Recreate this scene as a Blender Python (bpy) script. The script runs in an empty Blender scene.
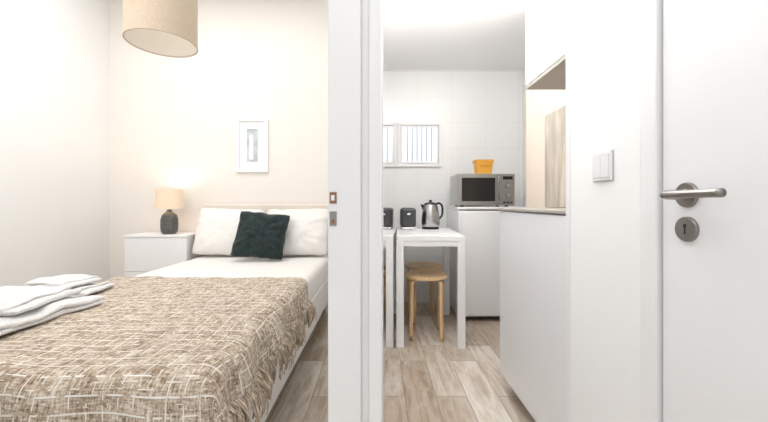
import bpy, bmesh, math, random
from mathutils import Vector, Matrix, noise
random.seed(7)
S=bpy.context.scene
C=S.collection
try:
    S.view_settings.view_transform='Standard'
    S.view_settings.look='None'
except Exception as e: print(e)

# ------------------------------------------------------------ materials
def lin(r,g,b):
    f=lambda c:(c/255/12.92) if c<=10 else ((c/255+.055)/1.055)**2.4
    return (f(r),f(g),f(b),1)
def new_mat(name):
    m=bpy.data.materials.new(name); m.use_nodes=True
    nt=m.node_tree; p=nt.nodes['Principled BSDF']
    return m,nt,p
def mat(name,col,rough=.5,metal=0,var=.04,nscale=8,bump=0,bscale=60,emit=0,ecol=None,sheen=0):
    m,nt,p=new_mat(name)
    tc=nt.nodes.new('ShaderNodeTexCoord')
    n=nt.nodes.new('ShaderNodeTexNoise'); n.inputs['Scale'].default_value=nscale; n.inputs['Detail'].default_value=4
    nt.links.new(tc.outputs['Object'],n.inputs['Vector'])
    r=nt.nodes.new('ShaderNodeValToRGB')
    r.color_ramp.elements[0].position=.3; r.color_ramp.elements[1].position=.7
    r.color_ramp.elements[0].color=tuple(c*(1-var) for c in col[:3])+(1,)
    r.color_ramp.elements[1].color=tuple(min(1,c*(1+var)) for c in col[:3])+(1,)
    nt.links.new(n.outputs['Fac'],r.inputs['Fac']); nt.links.new(r.outputs['Color'],p.inputs['Base Color'])
    p.inputs['Roughness'].default_value=rough; p.inputs['Metallic'].default_value=metal
    if sheen: p.inputs['Sheen Weight'].default_value=sheen
    if bump:
        n2=nt.nodes.new('ShaderNodeTexNoise'); n2.inputs['Scale'].default_value=bscale; n2.inputs['Detail'].default_value=3
        nt.links.new(tc.outputs['Object'],n2.inputs['Vector'])
        b=nt.nodes.new('ShaderNodeBump'); b.inputs['Strength'].default_value=bump; b.inputs['Distance'].default_value=.01
        nt.links.new(n2.outputs['Fac'],b.inputs['Height']); nt.links.new(b.outputs['Normal'],p.inputs['Normal'])
    if emit:
        p.inputs['Emission Color'].default_value=ecol or col; p.inputs['Emission Strength'].default_value=emit
    return m
M={}
M['wall']=mat('wall_paint_white',lin(243,243,242),.65,var=.006,nscale=3)
M['wallwarm']=mat('wall_lamp_warmth',lin(243,237,230),.7,var=.006,nscale=3)  # warm tint is the table lamp's light, put into the wall colour
M['wallpeach']=mat('wall_peach_glow',lin(236,222,206),.7,var=.01,nscale=3)  # peach is warm under-cabinet light, put into the wall colour
M['ceil']=mat('ceiling_paint_white',lin(250,250,250),.8,var=.003,nscale=3)
M['trim']=mat('trim_gloss_white',lin(238,238,238),.35,var=.005)
M['winframe']=mat('window_frame_white',lin(245,245,245),.5,var=.003)
M['lacquer']=mat('cabinet_lacquer_white',lin(243,243,244),.3,var=.005)
M['cabw']=mat('kitchen_front_white',lin(236,236,238),.3,var=.005)
M['doorw']=mat('door_paint_white',lin(238,238,239),.4,var=.006)
M['enamel']=mat('appliance_enamel',lin(242,243,244),.25,var=.005)
M['sheet']=mat('white_cotton',lin(243,240,236),.85,var=.015,bump=.15,bscale=300,sheen=.2)
M['towel']=mat('terry_towel',lin(251,250,249),.95,var=.03,bump=1,bscale=180,sheen=.6)
M['green']=mat('green_velvet',lin(10,34,34),.8,var=.7,nscale=22,bump=.6,bscale=35,sheen=.15)
M['head']=mat('headboard_cream',lin(232,223,212),.6,var=.02)
M['steel']=mat('brushed_steel',lin(196,196,196),.27,metal=1,var=.04,nscale=40)
M['nickel']=mat('satin_nickel',lin(150,146,142),.32,metal=1,var=.03,nscale=40)
M['micro']=mat('microwave_silver',lin(178,177,175),.3,metal=.85,var=.04,nscale=30)
M['black']=mat('black_plastic',lin(28,28,30),.3,var=.1)
M['toast']=mat('anthracite_plastic',lin(64,64,66),.35,var=.08)
M['dglass']=mat('dark_glass',lin(36,35,35),.12,var=.1)
M['brass']=mat('brass_plate',lin(150,105,75),.35,metal=.6,var=.08,nscale=40)
M['orange']=mat('orange_plastic',lin(238,176,70),.4,var=.04)
M['orange2']=mat('orange_dark',lin(228,145,50),.4)
M['shade']=mat('linen_shade',lin(200,183,163),.9,var=.06,nscale=90,bump=.2,bscale=400)
M['shadein']=mat('shade_lining',lin(226,218,206),.8,var=.01)
M['lampshade']=mat('lit_shade',lin(222,202,178),.9,var=.05,nscale=60,emit=.24,ecol=lin(255,226,196))
M['ceramic']=mat('dark_ceramic',lin(84,88,84),.35,var=.35,nscale=50,bump=.8,bscale=70)
M['pane']=mat('frosted_pane',lin(230,236,242),.3,var=.01,emit=.32,ecol=lin(250,252,255))
M['pane2']=mat('grey_pane',lin(168,175,178),.15,var=.4,nscale=9,emit=.2,ecol=lin(220,228,232))
M['bulb']=mat('bulb_glass',lin(255,240,220),.3,emit=2,ecol=lin(255,225,180))
M['counter']=mat('worktop_grey',lin(180,172,165),.4,var=.1,nscale=60)
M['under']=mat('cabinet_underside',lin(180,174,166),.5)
M['gap']=mat('painted_gap_shade',lin(196,196,198),.6)  # grey standing in for shade in the switch gaps
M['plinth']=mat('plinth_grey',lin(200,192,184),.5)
M['bed']=mat('bed_frame_white',lin(240,238,236),.45,var=.01)
M['bar']=mat('grille_grey',lin(186,192,200),.5)

m,nt,p=new_mat('mirror_glass'); p.inputs['Metallic'].default_value=1; p.inputs['Roughness'].default_value=.02
nn=nt.nodes.new('ShaderNodeTexNoise'); nn.inputs['Scale'].default_value=3
rr=nt.nodes.new('ShaderNodeValToRGB'); rr.color_ramp.elements[0].color=(.86,.87,.88,1); rr.color_ramp.elements[1].color=(.89,.90,.90,1)
nt.links.new(nn.outputs['Fac'],rr.inputs['Fac']); nt.links.new(rr.outputs['Color'],p.inputs['Base Color']); M['mirror']=m

def wood(name,c1,c2,sx=3,sy=40,rough=.5,axis='Z'):
    m,nt,p=new_mat(name); tc=nt.nodes.new('ShaderNodeTexCoord'); mp=nt.nodes.new('ShaderNodeMapping')
    sc=[sy,sy,sy]; sc['XYZ'.index(axis)]=sx; mp.inputs['Scale'].default_value=sc
    n=nt.nodes.new('ShaderNodeTexNoise'); n.inputs['Scale'].default_value=1; n.inputs['Detail'].default_value=5; n.inputs['Distortion'].default_value=.6
    r=nt.nodes.new('ShaderNodeValToRGB'); r.color_ramp.elements[0].color=c1; r.color_ramp.elements[1].color=c2
    r.color_ramp.elements[0].position=.3; r.color_ramp.elements[1].position=.7
    nt.links.new(tc.outputs['Object'],mp.inputs['Vector']); nt.links.new(mp.outputs['Vector'],n.inputs['Vector'])
    nt.links.new(n.outputs['Fac'],r.inputs['Fac']); nt.links.new(r.outputs['Color'],p.inputs['Base Color'])
    p.inputs['Roughness'].default_value=rough; return m
M['birch']=wood('birch_wood',lin(222,182,132),lin(239,209,167))
M['board']=wood('bleached_board',lin(172,160,145),lin(214,205,192),sx=4,sy=30)

def floor_mat():
    m,nt,p=new_mat('plank_floor'); N=nt.nodes.new; L=nt.links.new
    tc=N('ShaderNodeTexCoord'); mp=N('ShaderNodeMapping'); mp.inputs['Rotation'].default_value=(0,0,math.pi/2); mp.inputs['Location'].default_value=(.35,.05,0)
    L(tc.outputs['Object'],mp.inputs['Vector'])
    def brick(c1,c2,mc):
        b=N('ShaderNodeTexBrick'); b.offset=.37; b.offset_frequency=2
        b.inputs['Scale'].default_value=1; b.inputs['Brick Width'].default_value=.62; b.inputs['Row Height'].default_value=.155
        b.inputs['Mortar Size'].default_value=.0022; b.inputs['Mortar Smooth'].default_value=.3
        b.inputs['Color1'].default_value=c1; b.inputs['Color2'].default_value=c2; b.inputs['Mortar'].default_value=mc
        L(mp.outputs['Vector'],b.inputs['Vector']); return b
    b=brick(lin(230,222,211),lin(182,166,148),lin(156,143,129))
    rnd=brick((0,0,0,1),(1,1,1,1),(.5,.5,.5,1))
    def layered(sx,sy,det,dist,k):
        mp2=N('ShaderNodeMapping'); mp2.inputs['Scale'].default_value=(sx,sy,1); L(tc.outputs['Object'],mp2.inputs['Vector'])
        add=N('ShaderNodeVectorMath'); add.operation='ADD'; mul=N('ShaderNodeVectorMath'); mul.operation='SCALE'; mul.inputs['Scale'].default_value=k
        L(rnd.outputs['Color'],mul.inputs[0]); L(mp2.outputs['Vector'],add.inputs[0]); L(mul.outputs['Vector'],add.inputs[1])
        n=N('ShaderNodeTexNoise'); n.inputs['Scale'].default_value=1; n.inputs['Detail'].default_value=det; n.inputs['Roughness'].default_value=.65; n.inputs['Distortion'].default_value=dist
        L(add.outputs['Vector'],n.inputs['Vector']); return n
    n=layered(24,3.2,8,.6,9)
    r=N('ShaderNodeValToRGB'); r.color_ramp.elements[0].position=.3; r.color_ramp.elements[0].color=lin(178,159,140)
    r.color_ramp.elements[1].position=.58; r.color_ramp.elements[1].color=(1,1,1,1)
    e=r.color_ramp.elements.new(.44); e.color=lin(225,215,203)
    L(n.outputs['Fac'],r.inputs['Fac'])
    mx=N('ShaderNodeMix'); mx.data_type='RGBA'; mx.blend_type='MULTIPLY'; mx.inputs['Factor'].default_value=.8
    L(b.outputs['Color'],mx.inputs[6]); L(r.outputs['Color'],mx.inputs[7])
    n2=layered(9,3.5,5,.3,17)
    r2=N('ShaderNodeMapRange'); r2.inputs['From Min'].default_value=.50; r2.inputs['From Max'].default_value=.68; r2.inputs['To Max'].default_value=.65; L(n2.outputs['Fac'],r2.inputs['Value'])
    mx2=N('ShaderNodeMix'); mx2.data_type='RGBA'; L(r2.outputs['Result'],mx2.inputs['Factor']); L(mx.outputs[2],mx2.inputs[6]); mx2.inputs[7].default_value=lin(220,215,209)
    L(mx2.outputs[2],p.inputs['Base Color'])
    bp=N('ShaderNodeBump'); bp.inputs['Strength'].default_value=.3; bp.inputs['Distance'].default_value=.003; bp.invert=True
    L(b.outputs['Fac'],bp.inputs['Height']); L(bp.outputs['Normal'],p.inputs['Normal'])
    p.inputs['Roughness'].default_value=.38; return m
M['floor']=floor_mat()

def tile_mat():
    m,nt,p=new_mat('white_wall_tile'); N=nt.nodes.new; L=nt.links.new
    tc=N('ShaderNodeTexCoord'); mp=N('ShaderNodeMapping'); mp.inputs['Rotation'].default_value=(math.pi/2,0,0)
    L(tc.outputs['Object'],mp.inputs['Vector'])
    b=N('ShaderNodeTexBrick'); b.offset=0
    for k,v in (('Scale',1),('Brick Width',.33),('Row Height',.25),('Mortar Size',.002)): b.inputs[k].default_value=v
    b.inputs['Color1'].default_value=lin(245,245,244); b.inputs['Color2'].default_value=lin(244,244,243); b.inputs['Mortar'].default_value=lin(234,233,231)
    L(mp.outputs['Vector'],b.inputs['Vector']); L(b.outputs['Color'],p.inputs['Base Color']); p.inputs['Roughness'].default_value=.2
    return m
M['tile']=tile_mat()

def blanket_mat():
    m,nt,p=new_mat('woven_throw'); N=nt.nodes.new; L=nt.links.new
    uv=N('ShaderNodeUVMap'); uv.uv_map='UVMap'
    def warp(scale,amp,src):
        n=N('ShaderNodeTexNoise'); n.inputs['Scale'].default_value=scale; n.inputs['Detail'].default_value=1
        L(uv.outputs['UV'],n.inputs['Vector'])
        s_=N('ShaderNodeVectorMath'); s_.operation='SUBTRACT'; s_.inputs[1].default_value=(.5,.5,.5); L(n.outputs['Color'],s_.inputs[0])
        sc=N('ShaderNodeVectorMath'); sc.operation='SCALE'; sc.inputs['Scale'].default_value=amp; L(s_.outputs['Vector'],sc.inputs[0])
        ad=N('ShaderNodeVectorMath'); ad.operation='ADD'; L(src,ad.inputs[0]); L(sc.outputs['Vector'],ad.inputs[1]); return ad.outputs['Vector']
    V0=warp(150,.0022,uv.outputs['UV'])
    def fibre(sx,sy,det=3,off=0):
        mp=N('ShaderNodeMapping'); mp.inputs['Scale'].default_value=(sx,sy,1); mp.inputs['Location'].default_value=(off,off,0); L(uv.outputs['UV'],mp.inputs['Vector'])
        n=N('ShaderNodeTexNoise'); n.inputs['Scale'].default_value=1; n.inputs['Detail'].default_value=det; n.inputs['Roughness'].default_value=.7; L(mp.outputs['Vector'],n.inputs['Vector']); return n.outputs['Fac']
    f1=fibre(34,170,4); f2=fibre(170,40,4,5)
    mxf=N('ShaderNodeMath'); mxf.operation='ADD'; L(f1,mxf.inputs[0]); L(f2,mxf.inputs[1])
    ha=N('ShaderNodeMath'); ha.operation='MULTIPLY'; ha.inputs[1].default_value=.5; L(mxf.outputs[0],ha.inputs[0])
    # patchy tone: broad noise shifts the fibre tone lighter / darker
    pf=fibre(14,16,2,31)
    pm=N('ShaderNodeMath'); pm.operation='MULTIPLY_ADD'; pm.inputs[1].default_value=.30; pm.inputs[2].default_value=-.15; L(pf,pm.inputs[0])
    pa=N('ShaderNodeMath'); pa.operation='ADD'; L(ha.outputs[0],pa.inputs[0]); L(pm.outputs[0],pa.inputs[1])
    r=N('ShaderNodeValToRGB'); cr=r.color_ramp
    cr.elements[0].position=.37; cr.elements[0].color=lin(104,86,70)
    cr.elements[1].position=.61; cr.elements[1].color=lin(226,215,200)
    e=cr.elements.new(.485); e.color=lin(180,161,140)
    L(pa.outputs[0],r.inputs['Fac'])
    def dist_lines(comp,period,width):
        sx=N('ShaderNodeSeparateXYZ'); L(V0,sx.inputs[0])
        d=N('ShaderNodeMath'); d.operation='DIVIDE'; d.inputs[1].default_value=period; L(sx.outputs[comp],d.inputs[0])
        fr=N('ShaderNodeMath'); fr.operation='FRACT'; L(d.outputs[0],fr.inputs[0])
        s=N('ShaderNodeMath'); s.operation='SUBTRACT'; s.inputs[1].default_value=.5; L(fr.outputs[0],s.inputs[0])
        a=N('ShaderNodeMath'); a.operation='ABSOLUTE'; L(s.outputs[0],a.inputs[0])
        mr=N('ShaderNodeMapRange'); w=width/period/2
        mr.inputs['From Min'].default_value=w*1.3; mr.inputs['From Max'].default_value=w*.7; L(a.outputs[0],mr.inputs['Value'])
        return mr.outputs['Result']
    def mask(sx,sy,lo,hi,off):
        mp=N('ShaderNodeMapping'); mp.inputs['Scale'].default_value=(sx,sy,1); mp.inputs['Location'].default_value=(off,off,0); L(uv.outputs['UV'],mp.inputs['Vector'])
        n=N('ShaderNodeTexNoise'); n.inputs['Scale'].default_value=1; n.inputs['Detail'].default_value=1; L(mp.outputs['Vector'],n.inputs['Vector'])
        mr=N('ShaderNodeMapRange'); mr.inputs['From Min'].default_value=lo; mr.inputs['From Max'].default_value=hi; L(n.outputs['Fac'],mr.inputs['Value']); return mr.outputs['Result']
    def mul(a,b_):
        k=N('ShaderNodeMath'); k.operation='MULTIPLY'; L(a,k.inputs[0]); L(b_,k.inputs[1]); return k.outputs[0]
    def mxm(a,b_):
        k=N('ShaderNodeMath'); k.operation='MAXIMUM'; L(a,k.inputs[0]); L(b_,k.inputs[1]); return k.outputs[0]
    lx_=mul(dist_lines('X',.042,.0036),mask(36,30,.46,.49,3)); ly_=mul(dist_lines('Y',.042,.0046),mask(28,36,.42,.46,9))
    lx2=mul(dist_lines('X',.014,.0022),mask(60,40,.60,.63,17)); ly2=mul(dist_lines('Y',.014,.0024),mask(40,60,.59,.62,29))
    mm=mxm(mxm(lx_,ly_),mxm(lx2,ly2))
    dk=mxm(mul(dist_lines('X',.021,.004),mask(60,40,.56,.60,41)),mul(dist_lines('Y',.021,.004),mask(40,60,.56,.60,53)))
    mxd=N('ShaderNodeMix'); mxd.data_type='RGBA'; k=N('ShaderNodeMath'); k.operation='MULTIPLY'; k.inputs[1].default_value=.55; L(dk,k.inputs[0]); L(k.outputs[0],mxd.inputs['Factor'])
    L(r.outputs['Color'],mxd.inputs[6]); mxd.inputs[7].default_value=lin(122,102,83)
    mx=N('ShaderNodeMix'); mx.data_type='RGBA'; L(mm,mx.inputs['Factor']); L(mxd.outputs[2],mx.inputs[6]); mx.inputs[7].default_value=lin(241,236,228)
    L(mx.outputs[2],p.inputs['Base Color']); p.inputs['Roughness'].default_value=.95
    s2=N('ShaderNodeMath'); s2.operation='ADD'; L(ha.outputs[0],s2.inputs[0]); L(mm,s2.inputs[1])
    bp=N('ShaderNodeBump'); bp.inputs['Strength'].default_value=.6; bp.inputs['Distance'].default_value=.005; L(s2.outputs[0],bp.inputs['Height']); L(bp.outputs['Normal'],p.inputs['Normal'])
    return m
M['throw']=blanket_mat()
M['fringe']=mat('fringe_yarn',lin(200,183,163),.95,var=.45,nscale=40)

# ------------------------------------------------------------ helpers
def finish(name,me,m,loc=(0,0,0),smooth=False,parent=None,**kw):
    o=bpy.data.objects.new(name,me); o.location=loc; C.objects.link(o)
    if m is not None: me.materials.append(M[m] if isinstance(m,str) else m)
    if smooth:
        for f in me.polygons: f.use_smooth=True
    if parent is not None:
        o.parent=parent; o.matrix_parent_inverse=Matrix.Translation(-Vector(parent.location))
    for k,v in kw.items(): o[k]=v
    return o
def empty(name,loc,label,cat,**kw):
    o=bpy.data.objects.new(name,None); o.location=loc; o.empty_display_size=.05; C.objects.link(o)
    o['label']=label; o['category']=cat
    for k,v in kw.items(): o[k]=v
    return o
def box(name,x0,x1,y0,y1,z0,z1,m,bev=0,parent=None,seg=2,**kw):
    bm=bmesh.new(); bmesh.ops.create_cube(bm,size=1)
    for v in bm.verts: v.co=Vector((v.co.x*(x1-x0),v.co.y*(y1-y0),v.co.z*(z1-z0)))
    if bev: bmesh.ops.bevel(bm,geom=bm.edges[:],offset=bev,segments=seg,affect='EDGES',profile=.5)
    me=bpy.data.meshes.new(name); bm.to_mesh(me); bm.free()
    return finish(name,me,m,((x0+x1)/2,(y0+y1)/2,(z0+z1)/2),False,parent,**kw)
def boxes(name,lst,m,parent=None,bev=0,**kw):
    c=Vector(((lst[0][0]+lst[0][1])/2,(lst[0][2]+lst[0][3])/2,(lst[0][4]+lst[0][5])/2))
    bm=bmesh.new()
    for x0,x1,y0,y1,z0,z1 in lst:
        b2=bmesh.new(); bmesh.ops.create_cube(b2,size=1)
        for v in b2.verts: v.co=Vector(((x0+x1)/2+v.co.x*(x1-x0),(y0+y1)/2+v.co.y*(y1-y0),(z0+z1)/2+v.co.z*(z1-z0)))-c
        if bev: bmesh.ops.bevel(b2,geom=b2.edges[:],offset=bev,segments=2,affect='EDGES',profile=.5)
        t=bpy.data.meshes.new('t'); b2.to_mesh(t); b2.free(); bm.from_mesh(t); bpy.data.meshes.remove(t)
    me=bpy.data.meshes.new(name); bm.to_mesh(me); bm.free()
    return finish(name,me,m,c,False,parent,**kw)
def prism(name,pts,z0,z1,m,**kw):
    bm=bmesh.new(); a=[bm.verts.new((x,y,z0)) for x,y in pts]; b=[bm.verts.new((x,y,z1)) for x,y in pts]
    n=len(pts)
    bm.faces.new(a[::-1]); bm.faces.new(b)
    for i in range(n): bm.faces.new((a[i],a[(i+1)%n],b[(i+1)%n],b[i]))
    bmesh.ops.recalc_face_normals(bm,faces=bm.faces[:])
    me=bpy.data.meshes.new(name); bm.to_mesh(me); bm.free(); return finish(name,me,m,**kw)
def lathe(name,prof,loc,m,parent=None,seg=48,closed=False,rot=None,**kw):
    bm=bmesh.new(); rings=[]
    for r,z in prof:
        if r<1e-5: rings.append([bm.verts.new((0,0,z))])
        else: rings.append([bm.verts.new((r*math.cos(2*math.pi*i/seg),r*math.sin(2*math.pi*i/seg),z)) for i in range(seg)])
    pairs=list(zip(rings[:-1],rings[1:]))
    if closed: pairs.append((rings[-1],rings[0]))
    for a,b in pairs:
        for i in range(seg):
            j=(i+1)%seg
            if len(a)==1 and len(b)==1: continue
            if len(a)==1: bm.faces.new((a[0],b[j],b[i]))
            elif len(b)==1: bm.faces.new((a[i],a[j],b[0]))
            else: bm.faces.new((a[i],a[j],b[j],b[i]))
    bmesh.ops.recalc_face_normals(bm,faces=bm.faces[:])
    if rot is not None: bmesh.ops.transform(bm,matrix=rot,verts=bm.verts[:])
    me=bpy.data.meshes.new(name); bm.to_mesh(me); bm.free()
    o=finish(name,me,m,loc,True,parent,**kw)
    try: me.set_sharp_from_angle(angle=math.radians(40))
    except Exception: pass
    return o
def sweep_into(bm,path,rx,ry=None,seg=10,up=Vector((0,0,1))):
    ry=ry or rx; P=[Vector(p) for p in path]; rings=[]
    for i,p in enumerate(P):
        t=(P[min(i+1,len(P)-1)]-P[max(i-1,0)]).normalized()
        a=t.cross(up)
        if a.length<1e-3: a=t.cross(Vector((0,1,0)))
        a.normalize(); b=a.cross(t).normalized()
        rings.append([bm.verts.new(p+a*rx*math.cos(2*math.pi*k/seg)+b*ry*math.sin(2*math.pi*k/seg)) for k in range(seg)])
    for a,b in zip(rings[:-1],rings[1:]):
        for k in range(seg): bm.faces.new((a[k],a[(k+1)%seg],b[(k+1)%seg],b[k]))
    bm.faces.new(rings[0][::-1]); bm.faces.new(rings[-1])
def sweep(name,path,r,m,parent=None,ry=None,seg=12,up=Vector((0,0,1)),**kw):
    c=Vector(path[0]); bm=bmesh.new(); sweep_into(bm,[Vector(p)-c for p in path],r,ry,seg,up)
    bmesh.ops.recalc_face_normals(bm,faces=bm.faces[:])
    me=bpy.data.meshes.new(name); bm.to_mesh(me); bm.free()
    return finish(name,me,m,c,True,parent,**kw)
def bez(pts,n=8):
    P=[Vector(p) for p in pts]; P=[P[0]*2-P[1]]+P+[P[-1]*2-P[-2]]; out=[]
    for i in range(1,len(P)-2):
        for k in range(n):
            t=k/n; a,b,c,d=P[i-1:i+3]
            out.append(.5*((2*b)+(c-a)*t+(2*a-5*b+4*c-d)*t*t+(3*b-a-3*c+d)*t**3))
    out.append(P[-2]); return out
ST=dict(kind='structure')

# ------------------------------------------------------------ shell
BX=-2.57; BY=3.28; KY=3.36
pX=lambda y:-.0562+.0663*y      # kitchen face of the partition
box('floor',-2.7,1.5,-1.2,3.5,-.1,0,'floor',**ST)
box('wall_left',BX-.1,BX,.78,BY+.1,0,3.0,'wall',**ST)
box('wall_back',BX-.1,-.1,BY,BY+.12,0,3.0,'wallwarm',**ST)
box('wall_kitchen',-.1,1.5,KY,KY+.1,0,3.0,'tile',**ST)
prism('wall_partition',[(-.10,.768),(pX(.768),.768),(pX(KY),KY),(-.10,KY)],0,3.0,'wall',**ST)
boxes('wall_front',[(BX-.1,-.95,.70,.78,0,3.0),(-.95,-.105,.70,.78,2.1,3.0),(-.105,.61,.70,.77,2.3,3.0)],'wall',**ST)
boxes('wall_hall',[(BX-.1,BX,-1.2,.7,0,2.5)],'wall',**ST)
boxes('wall_right',[(.612,.97,.80,1.13,0,2.5),(.64,.97,-.2,.80,2.1,2.5),(.612,.97,-1.2,-.2,0,2.5)],'wall',**ST)
box('wall_side',.97,1.5,1.13,2.29,0,2.6,'wallpeach',**ST)
box('wall_recess',1.39,1.5,2.29,KY,0,2.6,'wall',**ST)
box('ceiling',-.1,1.5,.77,KY,2.26,2.4,'ceil',**ST)
box('ceiling.001',BX-.1,-.1,.7,BY+.1,3.0,3.1,'ceil',**ST)
box('ceiling.002',BX-.1,1.5,-1.2,.7,2.5,2.6,'ceil',**ST)

# centre jamb
j=boxes('trim_1',[(-.106,-.039,.70,.768,0,2.3),(-.040,-.022,.714,.768,0,2.3),(-.023,.003,.704,.768,0,2.3)],'trim',bev=.003,**ST)
box('strike_plate',-.102,-.088,.698,.7005,.969,.992,'brass',.0005,j,label='small brass strike plate')
box('strike_plate.001',-.102,-.088,.698,.7005,.924,.953,'nickel',.0005,j,label='small brown metal strike plate')
box('latch_hole',-.099,-.092,.697,.6985,.975,.986,'trim',0,j)
box('latch_hole.001',-.098,-.092,.697,.6985,.928,.937,'brass',0,j)

# door on the hall wall
boxes('trim_2',[(.602,.66,.752,.80,0,2.1),(.602,.66,-.2,-.155,0,2.1),(.602,.66,-.155,.750,2.05,2.1)],'trim',bev=.003,**ST)
box('trim_3',.609,.625,1.108,1.133,0,2.3,'trim',.002,**ST)
d=box('door_1',.612,.652,-.15,.747,.008,2.045,'doorw',.002,**ST)
rotX=Matrix.Rotation(math.radians(-90),4,'Y')
def sub(o,par): o.parent=par; o.matrix_parent_inverse=Matrix.Translation(-(Vector(par.location)))
hd=lathe('door_handle',[(0,0),(.025,0),(.025,.004),(.0235,.006),(.0115,.006),(.010,.010),(.009,.043),(0,.043)],(.612,.686,.986),'nickel',d,rot=rotX,label='satin metal lever handle')
pth=[(.572,.694,.986),(.567,.687,.986),(.565,.675,.986),(.565,.62,.9865),(.565,.570,.987)]
lv=sweep('lever',bez(pth,6),.0078,'nickel',None,ry=.0078,seg=20)
sub(lv,hd)
es=lathe('key_escutcheon',[(0,0),(.025,0),(.025,.004),(.0235,.006),(0,.006)],(.612,.686,.918),'nickel',d,rot=rotX,label='round metal keyhole escutcheon')
for nm,a in (('keyhole',(.6052,.6062,.6830,.6890,.921,.928)),('keyhole.001',(.6052,.6062,.6846,.6874,.908,.922))):
    box(nm,*a,'black',0,d)

# light switch
sw=empty('light_switch',(.612,.945,1.07),'white square framed double rocker light switch on the wall','light switch')
box('plate_edge_shade',.6105,.612,.9025,.9865,1.0295,1.1105,'gap',0,sw)  # grey edge painted as shade around the plate
box('switch_plate',.605,.6105,.904,.985,1.031,1.109,'trim',.002,sw)
box('rocker_edge_shade',.6046,.6052,.9105,.9785,1.0385,1.1015,'gap',0,sw)  # grey line painted as shade around the rockers
box('rocker',.6035,.605,.912,.9440,1.040,1.100,'trim',.0005,sw)
box('rocker.001',.6035,.605,.9455,.977,1.040,1.100,'trim',.0005,sw)

# ------------------------------------------------------------ windows
def frame(x0,x1,z0,z1,y0,y1,w): return [(x0,x1,y0,y1,z1-w,z1),(x0,x1,y0,y1,z0,z0+w),(x0,x0+w,y0,y1,z0+w,z1-w),(x1-w,x1,y0,y1,z0+w,z1-w)]
w1=boxes('window_1',frame(-1.36,-1.06,1.26,1.77,BY-.022,BY,.028)+frame(-1.332,-1.088,1.288,1.742,BY-.010,BY,.070),'winframe',bev=.002,**ST)
box('window_pane',-1.264,-1.156,BY-.004,BY,1.356,1.674,'pane2',0,w1)
box('window_bar',-1.240,-1.200,BY-.009,BY-.004,1.38,1.62,'winframe',.004,w1)
w2=boxes('window_2',frame(.168,.60,1.32,1.755,KY-.024,KY,.03)+frame(.20,.565,1.355,1.72,KY-.016,KY,.018),'winframe',bev=.002,**ST)
box('window_pane',.218,.547,KY-.008,KY-.003,1.373,1.702,'pane',0,w2)
boxes('window_grille',[(.22+i*.325/7-.005,.22+i*.325/7+.005,KY-.012,KY-.008,1.375,1.70) for i in range(1,7)],'bar',w2)

# mirror on partition
my0,my1=.95,3.32; mx0,mx1=pX(my0)+.0005,pX(my1)+.0005
dv=Vector((mx1-mx0,my1-my0)).normalized(); nv=Vector((dv.y,-dv.x))*.002
prism('wall_mirror',[(mx0,my0),(mx1,my1),(mx1+nv.x,my1+nv.y),(mx0+nv.x,my0+nv.y)],.03,2.2,'mirror',label='tall frameless mirror panel covering the kitchen side wall',category='mirror')

# ------------------------------------------------------------ bedroom
XL,XR=-1.62,-.44
bed=empty('bed',((XL+XR)/2,2,0),'white double bed frame with cream headboard','bed')
box('headboard',XL-.015,XR+.02,BY-.07,BY-.02,.1,.962,'head',.015,bed,seg=4,label='cream upholstered headboard')
box('side_rail',XR-.03,XR,.86,BY-.07,.13,.335,'bed',.006,bed)
box('side_rail.001',XL,XL+.03,.86,BY-.07,.13,.335,'bed',.006,bed)
box('foot_rail',XL+.03,XR-.03,.86,.89,.13,.335,'bed',.006,bed)
box('slat_base',XL+.03,XR-.03,.89,BY-.07,.24,.30,'birch',0,bed)
for i,(x,y) in enumerate([(XL+.05,.92),(XR-.05,.92),(XL+.05,3.1),(XR-.05,3.1)]):
    lathe('leg' if i==0 else 'leg.%03d'%i,[(0,0),(.018,0),(.026,.24),(0,.24)],(x,y,0),'bed',bed,seg=24)
def slab(name,x0,x1,y0,y1,z0,z1,m,r,nx,ny,amp,**kw):
    bm=bmesh.new(); bmesh.ops.create_cube(bm,size=1)
    for v in bm.verts: v.co=Vector((v.co.x*(x1-x0),v.co.y*(y1-y0),v.co.z*(z1-z0)))
    bmesh.ops.bevel(bm,geom=bm.edges[:],offset=r,segments=4,affect='EDGES',profile=.5)
    bmesh.ops.subdivide_edges(bm,edges=[e for e in bm.edges if e.calc_length()>.3],cuts=nx,use_grid_fill=True)
    bm.normal_update()
    for v in bm.verts:
        q=Vector((v.co.x*3,v.co.y*9,v.co.z*3)); v.co+=v.normal*(noise.noise(q)*amp+noise.noise(q*2.3)*amp*.5)
    me=bpy.data.meshes.new(name); bm.to_mesh(me); bm.free()
    return finish(name,me,m,((x0+x1)/2,(y0+y1)/2,(z0+z1)/2),True,**kw)
slab('mattress',XL+.01,XR-.005,.89,BY-.08,.302,.5,'sheet',.045,40,40,.005,label='thick mattress with white fitted sheet on the bed',category='mattress')

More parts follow.
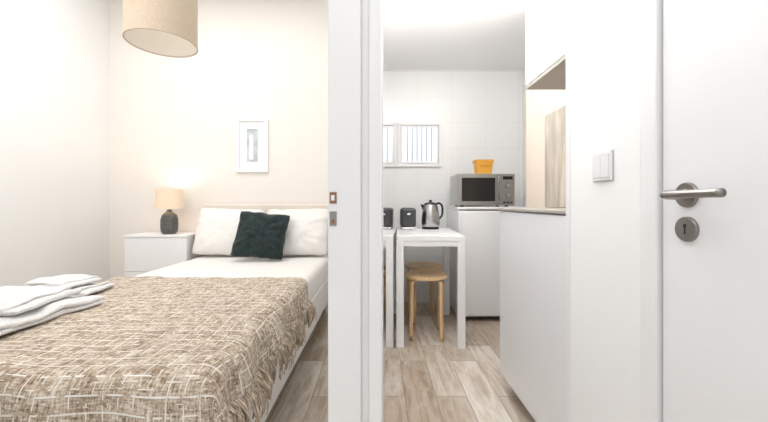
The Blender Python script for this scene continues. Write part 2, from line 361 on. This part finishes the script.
def make_throw():
    top=.512; r=.05
    def prof(s,lo,hi):
        if s<lo:
            d=lo-s; a=min(d/r,math.pi/2); e=max(0,d-r*math.pi/2)
            return lo-r*math.sin(a)-e*.10, r*(1-math.cos(a))+e
        if s>hi:
            d=s-hi; a=min(d/r,math.pi/2); e=max(0,d-r*math.pi/2)
            return hi+r*math.sin(a)+e*.10, r*(1-math.cos(a))+e
        return s,0
    sx0,sx1=XL-.10,XR+.11; ty0,ty1=.62,2.08
    nx,ny=150,170
    me=bpy.data.meshes.new('throw_blanket'); V=[];F=[];UV=[]
    for j_ in range(ny+1):
        for i in range(nx+1):
            s=sx0+(sx1-sx0)*i/nx; tmax=ty1+.03*noise.noise(Vector((s*3,5,0)))-.03*(s-XL)
            t=ty0+(tmax-ty0)*j_/ny
            s2=s+(.02*noise.noise(Vector((t*4,1,2))))*(i/nx)
            x,dx=prof(s2,XL+.045,XR-.045); y,dy=prof(t,.93,9)
            w=noise.noise(Vector((s*4,t*3.2,3)))*.008+noise.noise(Vector((s*9,t*8,1)))*.003
            w+=.006*max(0,math.sin((s*1.2+t*2.2)*9+2*noise.noise(Vector((s*2,t*2,7)))))**3
            z=top+.008+max(-.004,w)-max(dx,dy)
            if dx>.02:
                k=min(1,dx/.1); x+=(1 if s>-1 else -1)*(.014+.014*math.sin(t*24+3*noise.noise(Vector((t*3,0,0)))))*k
            if dy>.02: y-=(.010+.010*math.sin(s*20))*min(1,dy/.1)
            V.append((x,y,z)); UV.append((s,t))
    for j_ in range(ny):
        for i in range(nx):
            a=j_*(nx+1)+i; F.append((a,a+1,a+nx+2,a+nx+1))
    me.from_pydata(V,[],F); ul=me.uv_layers.new(name='UVMap')
    for lp in me.loops: ul.data[lp.index].uv=UV[lp.vertex_index]
    o=finish('throw_blanket',me,'throw',(0,0,0),True,label='beige and white woven throw with fringe spread over the bed',category='blanket')
    sm=o.modifiers.new('sol','SOLIDIFY'); sm.thickness=.006; sm.offset=1
    bm=bmesh.new()
    t_=0.0
    while t_<ny-1:
        j0=int(t_); f=t_-j0
        base=Vector(V[j0*(nx+1)+nx]).lerp(Vector(V[(j0+1)*(nx+1)+nx]),f)
        lean=random.uniform(-.026,.026); out=random.uniform(.0,.040); Lb=random.uniform(.07,.125)
        for q in range(random.randint(4,6)):
            p=base+Vector((random.uniform(-.002,.004),random.uniform(-.006,.006),.008))
            L_=Lb*random.uniform(.7,1.1); dx=out+random.uniform(-.010,.012); dy=lean+random.uniform(-.016,.016)
            sweep_into(bm,[p,p+Vector((.006+dx*.5,dy*.2,-L_*.22)),p+Vector((.006+dx*.95,dy*.6,-L_*.62)),p+Vector((dx,dy,-L_))],.0018,seg=5,up=Vector((0,1,0)))
        t_+=random.uniform(1.2,2.2)
    for i in range(0,nx,1):
        a=ny*(nx+1)+i; p=Vector(V[a])
        if p.z<.49: continue
        L_=random.uniform(.012,.026)
        sweep_into(bm,[p,p+Vector((random.uniform(-.008,.008),L_*.6,.0)),p+Vector((random.uniform(-.01,.01),L_,-.004))],.0018,seg=5)
    m2=bpy.data.meshes.new('fringe'); bm.to_mesh(m2); bm.free()
    finish('fringe',m2,'fringe',(0,0,0),True,o,kind='stuff',label='loose shaggy tan yarn fringe')
make_throw()

def pillow(name,w,hgt,th,m,loc,lean,yaw,roll,seed,pinch=.03,wr_=1,**kw):
    n=44; bm=bmesh.new()
    for side in (1,-1):
        g=[]
        for a in range(n+1):
            row=[]
            for b in range(n+1):
                u=-1+2*a/n; v=-1+2*b/n
                t=((1-abs(u)**3.2)*(1-abs(v)**3.2))**.58
                x=w/2*u*(1-pinch*(1-v*v)*abs(u)**2)+.006*noise.noise(Vector((v*3,seed,u)))
                z=hgt/2*v*(1-pinch*(1-u*u)*abs(v)**2)+.010*noise.noise(Vector((u*3,seed,2)))*abs(v)
                cr_=max(0,abs(u)+abs(v)-1.75)/.25; x*=1-.035*cr_; z*=1-.05*cr_
                wr=noise.noise(Vector((u*2.2+seed,v*2.2,seed)))*.016*t
                ang=math.atan2(v,u); rad=math.hypot(u,v)
                wr+=side*.0055*wr_*math.sin(ang*14+3*noise.noise(Vector((u*2,v*2,seed))))*min(1,rad)*t**.5*abs(math.sin(2*ang))
                wr+=noise.noise(Vector((u*6,v*5,seed)))*.005*t*wr_
                row.append(bm.verts.new((x,side*(th/2*t)+wr,z)))
            g.append(row)
        for a in range(n):
            for b in range(n): bm.faces.new((g[a][b],g[a+1][b],g[a+1][b+1],g[a][b+1]))
    bmesh.ops.remove_doubles(bm,verts=bm.verts[:],dist=.0006)
    bmesh.ops.recalc_face_normals(bm,faces=bm.faces[:])
    me=bpy.data.meshes.new(name); bm.to_mesh(me); bm.free()
    o=finish(name,me,m,loc,True,**kw); o.rotation_euler=(math.radians(lean),math.radians(roll),math.radians(yaw)); return o
pillow('pillow',.58,.43,.18,'sheet',(-1.335,3.05,.718),-19,2,2,1,label='plump white cotton pillow leaning on the headboard',category='pillow',group='white bed pillows')
pillow('pillow.001',.58,.43,.18,'sheet',(-.735,3.05,.716),-19,-2,-1,5,label='plump white cotton pillow leaning on the headboard',category='pillow',group='white bed pillows')
pillow('cushion',.42,.40,.13,'green',(-.975,2.83,.710),-24,4,6,9,pinch=.06,wr_=1.6,label='dark green crushed velvet cushion leaning on the pillows',category='cushion')

def towel(name,x0,x1,y0,y1,z0,layers,lt,seed,yaw=0,**kw):
    w=x1-x0; pts=[]; ax=-w/2; bx=w/2
    for l in range(layers):
        z=lt*(l+.5)
        ins=.009*((l*7+seed)%4)
        xs=[ax+ins+(bx-ax-2*ins)*k/22 for k in range(23)]
        if l%2: xs=xs[::-1]
        pts+=[(x,z,l) for x in xs]
        if l<layers-1:
            e=(bx if l%2==0 else ax); sg=1 if l%2==0 else -1
            for k in range(1,6):
                a=-math.pi/2+math.pi*k/6; pts.append((e+sg*lt*.5*math.cos(a),z+lt*.5+lt*.5*math.sin(a),l+.5))
    ny=28; V=[];F=[]
    for j_ in range(ny+1):
        y=-(y1-y0)/2+(y1-y0)*j_/ny
        for (x,z,l) in pts:
            fz=z/(lt*layers)
            wv=noise.noise(Vector((x*9,y*9,seed)))*.020+noise.noise(Vector((x*24,y*20,seed)))*.008
            wv+=.012*math.sin(x*34+y*12+seed)*noise.noise(Vector((x*5,y*5,seed+9)))
            sag=-.010*(abs(y)/((y1-y0)/2))**4-.006*(abs(x)/(w/2))**4
            V.append((x+.018*noise.noise(Vector((y*9,l*1.7,seed))),y*(1-.03*((int(l)*5+seed)%3))+.026*noise.noise(Vector((x*9,l*2.3,seed+3))),z+(wv+sag)*fz))
    n=len(pts)
    for j_ in range(ny):
        for i in range(n-1): a=j_*n+i; F.append((a,a+1,a+n+1,a+n))
    me=bpy.data.meshes.new(name); me.from_pydata(V,[],F)
    o=finish(name,me,'towel',((x0+x1)/2,(y0+y1)/2,z0),True,**kw); o.rotation_euler=(0,0,math.radians(yaw))
    s=o.modifiers.new('s','SOLIDIFY'); s.thickness=lt*.92; s.offset=0
    b=o.modifiers.new('b','SUBSURF'); b.levels=1; b.render_levels=2
    return o
G='folded white towels'
towel('folded_towel',-1.63,-1.23,1.10,1.53,.534,4,.011,2,yaw=-5,label='large folded white terry towel lying on the throw',category='towel',group=G)
towel('folded_towel.001',-1.62,-1.28,1.16,1.48,.583,3,.012,5,yaw=7,label='rumpled folded white towel on top of a larger towel',category='towel',group=G)
towel('folded_towel.002',-1.64,-1.38,1.58,1.79,.536,3,.012,8,yaw=5,label='small folded white towel lying beside the larger towels',category='towel',group=G)
towel('folded_towel.003',-1.63,-1.43,1.59,1.77,.576,3,.011,12,yaw=-7,label='small folded white hand towel on another towel',category='towel',group=G)

# nightstand
ns=empty('nightstand',(-1.91,3.1,0),'plain white nightstand with two drawers beside the bed','nightstand')
NX0,NX1=-2.19,-1.648
box('cabinet_body',NX0+.005,NX1-.005,2.968,3.25,.03,.674,'lacquer',.001,ns)
box('tabletop',NX0-.002,NX1,2.944,3.26,.674,.696,'lacquer',.003,ns)
box('drawer',NX0+.006,NX1-.006,2.948,2.967,.385,.671,'lacquer',.001,ns)
box('drawer.001',NX0+.006,NX1-.006,2.948,2.967,.06,.382,'lacquer',.001,ns)
box('base_plinth',NX0+.03,NX1-.03,2.98,3.24,0,.031,'lacquer',0,ns)

# table lamp
lx,ly=-1.88,3.08
tl=empty('table_lamp',(lx,ly,.696),'softly lit beige fabric lamp with dark ceramic base on the nightstand','table lamp')
lathe('lamp_base',[(0,0),(.050,0),(.064,.015),(.070,.05),(.070,.12),(.060,.165),(.035,.19),(.022,.2),(.022,.215),(0,.215)],(lx,ly,.696),'ceramic',tl,label='dark textured ceramic base')
lathe('lamp_neck',[(0,0),(.009,0),(.009,.06),(0,.06)],(lx,ly,.905),'steel',tl,seg=16)
lathe('lamp_shade',[(.114,0),(.107,.175),(.104,.175),(.111,0)],(lx,ly,.918),'lampshade',tl,closed=True,label='warm lit beige fabric shade')
lathe('light_bulb',[(0,0),(.012,.0),(.028,.04),(.024,.06),(0,.07)],(lx,ly,.965),'bulb',tl,seg=24)

# pendant lamp
px_,py_,pr=-1.20,1.90,.174
PZ=-.018
pl=empty('pendant_lamp',(px_,py_,3.0),'beige linen drum pendant shade hanging from the ceiling','pendant lamp')
lathe('lamp_shade',[(pr,0),(pr,.30),(pr-.003,.30),(pr-.003,0)],(px_,py_,1.865+PZ),'shade',pl,seg=72,closed=True)
lathe('shade_lining',[(pr-.0035,.003),(pr-.0035,.297),(pr-.005,.297),(pr-.005,.003)],(px_,py_,1.865+PZ),'shadein',pl,seg=72,closed=True)
lathe('shade_rim',[(pr+.0015,0),(pr+.0015,.005),(pr-.005,.005),(pr-.005,0)],(px_,py_,1.862+PZ),'shade',pl,seg=72,closed=True)
for k in range(3):
    a=k*2*math.pi/3; sweep('shade_spoke' if k==0 else 'shade_spoke.%03d'%k,[(px_,py_,2.12+PZ),(px_+(pr-.004)*math.cos(a),py_+(pr-.004)*math.sin(a),2.13+PZ)],.002,'trim',pl,seg=8)
lathe('bulb_holder',[(0,0),(.02,0),(.02,.06),(0,.07)],(px_,py_,2.09+PZ),'trim',pl,seg=24)
lathe('light_bulb',[(0,0),(.02,.005),(.03,.03),(.026,.055),(.013,.085),(0,.085)],(px_,py_,2.006+PZ),'shadein',pl,seg=24)
sweep('cord',[(px_,py_,2.15+PZ),(px_,py_,2.97)],.003,'trim',pl,seg=8)
lathe('ceiling_canopy',[(0,0),(.05,0),(.045,-.03),(0,-.03)],(px_,py_,3.0),'trim',pl,seg=32)

# ------------------------------------------------------------ kitchen
bc=empty('base_cabinet',(.8,1.47,0),'white kitchen base cabinet beneath the worktop','kitchen cabinet')
box('cabinet_body',.648,.965,1.140,1.81,.085,.930,'cabw',.001,bc)
box('plinth',.69,.96,1.145,1.80,0,.085,'plinth',0,bc)
box('cabinet_door',.628,.646,1.142,1.808,.088,.927,'cabw',.002,bc)
box('worktop',.622,.968,1.140,1.82,.932,.944,'counter',.002,label='thin grey laminate worktop slab on the base cabinet',category='worktop')
uc=empty('wall_cabinet',(.8,1.37,1.5),'white kitchen wall cabinet mounted above the worktop','kitchen cabinet')
box('cabinet_body',.692,.968,1.140,1.60,1.512,2.255,'cabw',.001,uc)
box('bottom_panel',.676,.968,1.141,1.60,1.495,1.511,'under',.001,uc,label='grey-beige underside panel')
box('cabinet_door',.674,.690,1.141,1.60,1.512,2.252,'cabw',.002,uc)
box('wooden_panel',.954,.969,1.60,2.00,.946,1.475,'board',.003,label='bleached wooden panel standing on the worktop against the wall',category='wooden panel')
# fridge
FX0,FX1=.64,1.22
fr=empty('fridge',(.93,3.08,0),'white under-counter fridge beside the table','fridge')
box('fridge_body',FX0+.002,FX1-.002,2.85,3.33,.03,.915,'enamel',.006,fr)
box('fridge_door',FX0,FX1,2.805,2.845,.05,.905,'enamel',.008,fr,seg=3)
box('fridge_top',FX0-.001,FX1+.001,2.81,3.335,.917,.938,'lacquer',.004,fr)
box('door_handle',FX0+.012,FX0+.024,2.79,2.806,.66,.86,'enamel',.003,fr)
for i,(x,y) in enumerate([(.70,2.9),(1.16,2.9),(.70,3.28),(1.16,3.28)]):
    lathe('foot' if i==0 else 'foot.%03d'%i,[(0,0),(.018,0),(.018,.031),(0,.031)],(x,y,0),'black',fr,seg=16)
# microwave
mw=empty('microwave',(.89,3.03,.938),'silver microwave oven with dark window on the fridge','microwave')
MX0,MX1,MY=.650,1.122,2.87
box('microwave_body',MX0,MX1,MY+.02,MY+.34,.950,1.216,'micro',.006,mw)
box('microwave_door',MX0,MX1-.120,MY,MY+.02,.952,1.214,'micro',.004,mw)
box('door_window',MX0+.03,MX1-.165,MY-.003,MY+.001,.985,1.18,'dglass',.004,mw)
box('control_panel',MX1-.118,MX1,MY,MY+.02,.952,1.214,'micro',.004,mw)
box('display',MX1-.100,MX1-.02,MY-.002,MY+.001,1.165,1.192,'black',0,mw)
sweep('door_handle',[(MX1-.140,MY,.970),(MX1-.140,MY-.03,.980),(MX1-.140,MY-.03,1.185),(MX1-.140,MY,1.195)],.009,'steel',mw,seg=12)
for r_ in range(2):
    lathe('knob' if r_==0 else 'knob.001',[(0,0),(.022,0),(.019,.018),(0,.02)],(MX1-.060,MY,1.115-.08*r_),'steel',mw,seg=28,rot=Matrix.Rotation(math.radians(90),4,'X'))
for i in range(3):
    box('button' if i==0 else 'button.%03d'%i,MX1-.098+i*.029,MX1-.078+i*.029,MY-.003,MY+.001,.967,.98,'black',.001,mw)
for i,(x,y) in enumerate([(MX0+.05,MY+.06),(MX1-.05,MY+.06),(MX0+.05,MY+.29),(MX1-.05,MY+.29)]):
    lathe('foot' if i==0 else 'foot.%03d'%i,[(0,0),(.014,0),(.014,.013),(0,.013)],(x,y,.938),'black',mw,seg=16)
# orange tub
ox,oz=.905,1.216
ob=empty('orange_tub',(ox,3.03,oz),'small square yellow-orange plastic tub on the microwave','tub')
tbm=bmesh.new()
def ring(h,rr_,z):
    out=[]
    for cx,cy,a0 in ((1,1,0),(-1,1,90),(-1,-1,180),(1,-1,270)):
        for k in range(5):
            a=math.radians(a0+k*22.5); out.append(tbm.verts.new((cx*(h-rr_)+rr_*math.cos(a),cy*(h-rr_)*.8+rr_*math.sin(a),z)))
    return out
rs=[ring(.062,.015,0),ring(.073,.018,.104),ring(.079,.02,.107),ring(.081,.02,.128),ring(.074,.018,.128),ring(.068,.016,.098),ring(.056,.013,.008)]
for a,b in zip(rs[:-1],rs[1:]):
    for i in range(20): tbm.faces.new((a[i],a[(i+1)%20],b[(i+1)%20],b[i]))
tbm.faces.new(rs[0][::-1]); tbm.faces.new(rs[-1])
bmesh.ops.recalc_face_normals(tbm,faces=tbm.faces[:])
me=bpy.data.meshes.new('tub_body'); tbm.to_mesh(me); tbm.free(); finish('tub_body',me,'orange',(ox,3.03,oz),False,ob)
sweep('tub_handle',[(ox+.082*math.cos(math.pi*k/14),3.03-.075*math.sin(math.pi*k/14),oz+.115-.04*math.sin(math.pi*k/14)) for k in range(15)],.004,'orange2',ob)

# table
tb=empty('dining_table',(.36,2.675,0),'small white kitchen table with square legs','table')
TX0,TX1,TY0,TY1=.129,.587,2.30,3.05
box('tabletop',TX0,TX1,TY0,TY1,.715,.75,'lacquer',.003,tb)
box('apron',TX0+.05,TX1-.05,TY0+.005,TY0+.02,.68,.715,'lacquer',0,tb)
box('apron.001',TX0+.05,TX1-.05,TY1-.03,TY1-.01,.68,.715,'lacquer',0,tb)
for i,(x,y) in enumerate([(TX0,TY0),(TX1-.05,TY0),(TX0,TY1-.05),(TX1-.05,TY1-.05)]):
    box('leg' if i==0 else 'leg.%03d'%i,x,x+.05,y,y+.05,0,.716,'lacquer',.002,tb)
tb.rotation_euler=(0,0,math.radians(-3.0))
# toaster
to=empty('toaster',(.235,2.92,.75),'dark grey toaster on the white table','toaster')
box('toaster_body',.172,.298,2.83,3.01,.765,.930,'toast',.025,to,seg=5)
box('toaster_base',.175,.295,2.835,3.005,.75,.768,'steel',.003,to)
for i,x in enumerate((.205,.245)): box('bread_slot' if i==0 else 'bread_slot.001',x-.004,x+.012,2.86,2.98,.926,.932,'steel',0,to)
box('toaster_lever',.222,.25,2.812,2.832,.87,.885,'steel',.003,to)
# kettle
kx,ky=.430,2.94
ke=empty('kettle',(kx,ky,.75),'shiny steel electric kettle with black handle on the table','kettle')
lathe('kettle_base',[(0,0),(.072,0),(.072,.014),(.066,.02),(0,.02)],(kx,ky,.75),'black',ke)
lathe('kettle_body',[(0,0),(.070,0),(.077,.02),(.078,.06),(.072,.11),(.062,.16),(.056,.185),(0,.185)],(kx,ky,.77),'steel',ke)
lathe('lid',[(.056,0),(.052,.012),(.03,.022),(.012,.024),(.012,.034),(.014,.04),(0,.042)],(kx,ky,.955),'black',ke)
sweep('kettle_handle',bez([(kx+.045,ky,.962),(kx+.075,ky,.968),(kx+.100,ky,.94),(kx+.099,ky,.87),(kx+.070,ky,.83)],8),.009,'black',ke,ry=.008,seg=12,up=Vector((0,1,0)))
bm=bmesh.new()
vs=[bm.verts.new(Vector(c)-Vector((kx-.06,ky,.92))) for c in [(kx-.050,ky-.03,.953),(kx-.050,ky+.03,.953),(kx-.086,ky,.961),(kx-.062,ky,.90),(kx-.04,ky,.953)]]
for f in ((0,1,2),(0,2,3),(1,3,2),(0,3,4),(1,4,3),(0,4,1)): bm.faces.new([vs[i] for i in f])
bmesh.ops.recalc_face_normals(bm,faces=bm.faces[:])
me=bpy.data.meshes.new('spout'); bm.to_mesh(me); bm.free(); finish('spout',me,'steel',(kx-.06,ky,.92),False,ke)

# stools
def bez2(p): return [(v.x,v.y) for v in bez([Vector((a,b,0)) for a,b in p],4)]
def stool(nm,cx,cy,z0,yaw):
    st=empty(nm,(cx,cy,z0),'round birch plywood stool with bent legs under the table','stool',group='round birch stools')
    lathe('seat',[(0,0),(.152,0),(.155,.003),(.155,.019),(.152,.022),(0,.022)],(cx,cy,z0+.43),'birch',st,seg=56)
    for k in range(4):
        a=math.radians(yaw)+k*math.pi/2; c,s=math.cos(a),math.sin(a)
        prof=[(.03,.423),(.10,.423),(.125,.420),(.141,.407),(.147,.38),(.149,.2),(.152,0.004)]
        sweep('leg' if k==0 else 'leg.%03d'%k,[(cx+r*c,cy+r*s,z0+z) for r,z in bez2(prof)],.019,'birch',st,ry=.008,seg=12,up=Vector((c,s,.001)))
    return st
SX,SY=.335,2.53
s1=stool('stool',SX,SY,0,40)
st2=bpy.data.objects.new('stool.001',None); st2.location=(.365,2.90,0); C.objects.link(st2)
for k in ('label','category','group'): st2[k]=s1[k]
for ch in [o for o in C.objects if o.parent==s1]:
    c=ch.copy(); C.objects.link(c); c.parent=st2
    c.matrix_parent_inverse=Matrix.Translation(-Vector(s1.location))
st2.rotation_euler=(0,0,math.radians(14))

# ------------------------------------------------------------ lights
def area(name,loc,size,power,col,rot=(0,0,0)):
    l=bpy.data.lights.new(name,'AREA'); l.energy=power; l.size=size; l.color=col; l.shape='SQUARE'
    o=bpy.data.objects.new(name,l); o.location=loc; o.rotation_euler=rot; C.objects.link(o); return o
def pt(name,loc,p,col,r=.05):
    l=bpy.data.lights.new(name,'POINT'); l.energy=p; l.color=col; l.shadow_soft_size=r
    o=bpy.data.objects.new(name,l); o.location=loc; C.objects.link(o)
area('bedroom_overhead_fill',(-1.3,1.9,2.9),1.6,26,(1,.992,.98))  # added overhead fill for the bedroom, not an actual ceiling lamp
area('bedroom_front_fill',(-1.75,.84,1.75),1.3,12,(1,.995,.99),(math.radians(80),0,math.radians(8)))  # unseen fill added to light the back and left walls evenly
pt('kitchen_point_fill',(.30,1.50,2.0),11,(1,.992,.98),.10)  # point fill added out of view to lift the kitchen ceiling
area('kitchen_upward_fill',(.45,1.50,1.90),.7,13,(1,.995,.985),(math.radians(165),0,0))  # added fill aimed up to brighten the kitchen ceiling
area('kitchen_overhead_fill',(.6,2.3,2.24),.7,3,(1,.99,.98))  # weak overhead fill added for the kitchen, no fitting there
area('hall_overhead_fill',(-.2,-.2,2.45),1.2,13.5,(1,.995,.99))  # added fill above the camera to brighten the hall surfaces
pt('lamp_light',(lx,ly,1.05),1.5,(1,.82,.64),.03)
pt('counter_light',(.86,1.75,1.15),.15,(1,.88,.72),.05)

W=bpy.data.worlds.new('World'); S.world=W; W.use_nodes=True
W.node_tree.nodes['Background'].inputs['Color'].default_value=(.965,.978,1,1); W.node_tree.nodes['Background'].inputs['Strength'].default_value=.93

cam=bpy.data.cameras.new('Camera'); cam.lens=345/768*36; cam.sensor_width=36; cam.sensor_fit='HORIZONTAL'
cam.shift_x=4/768; cam.shift_y=-8/768; cam.clip_start=.02
co=bpy.data.objects.new('Camera',cam); co.location=(0,0,.97); co.rotation_euler=(math.pi/2,0,0); C.objects.link(co); S.camera=co
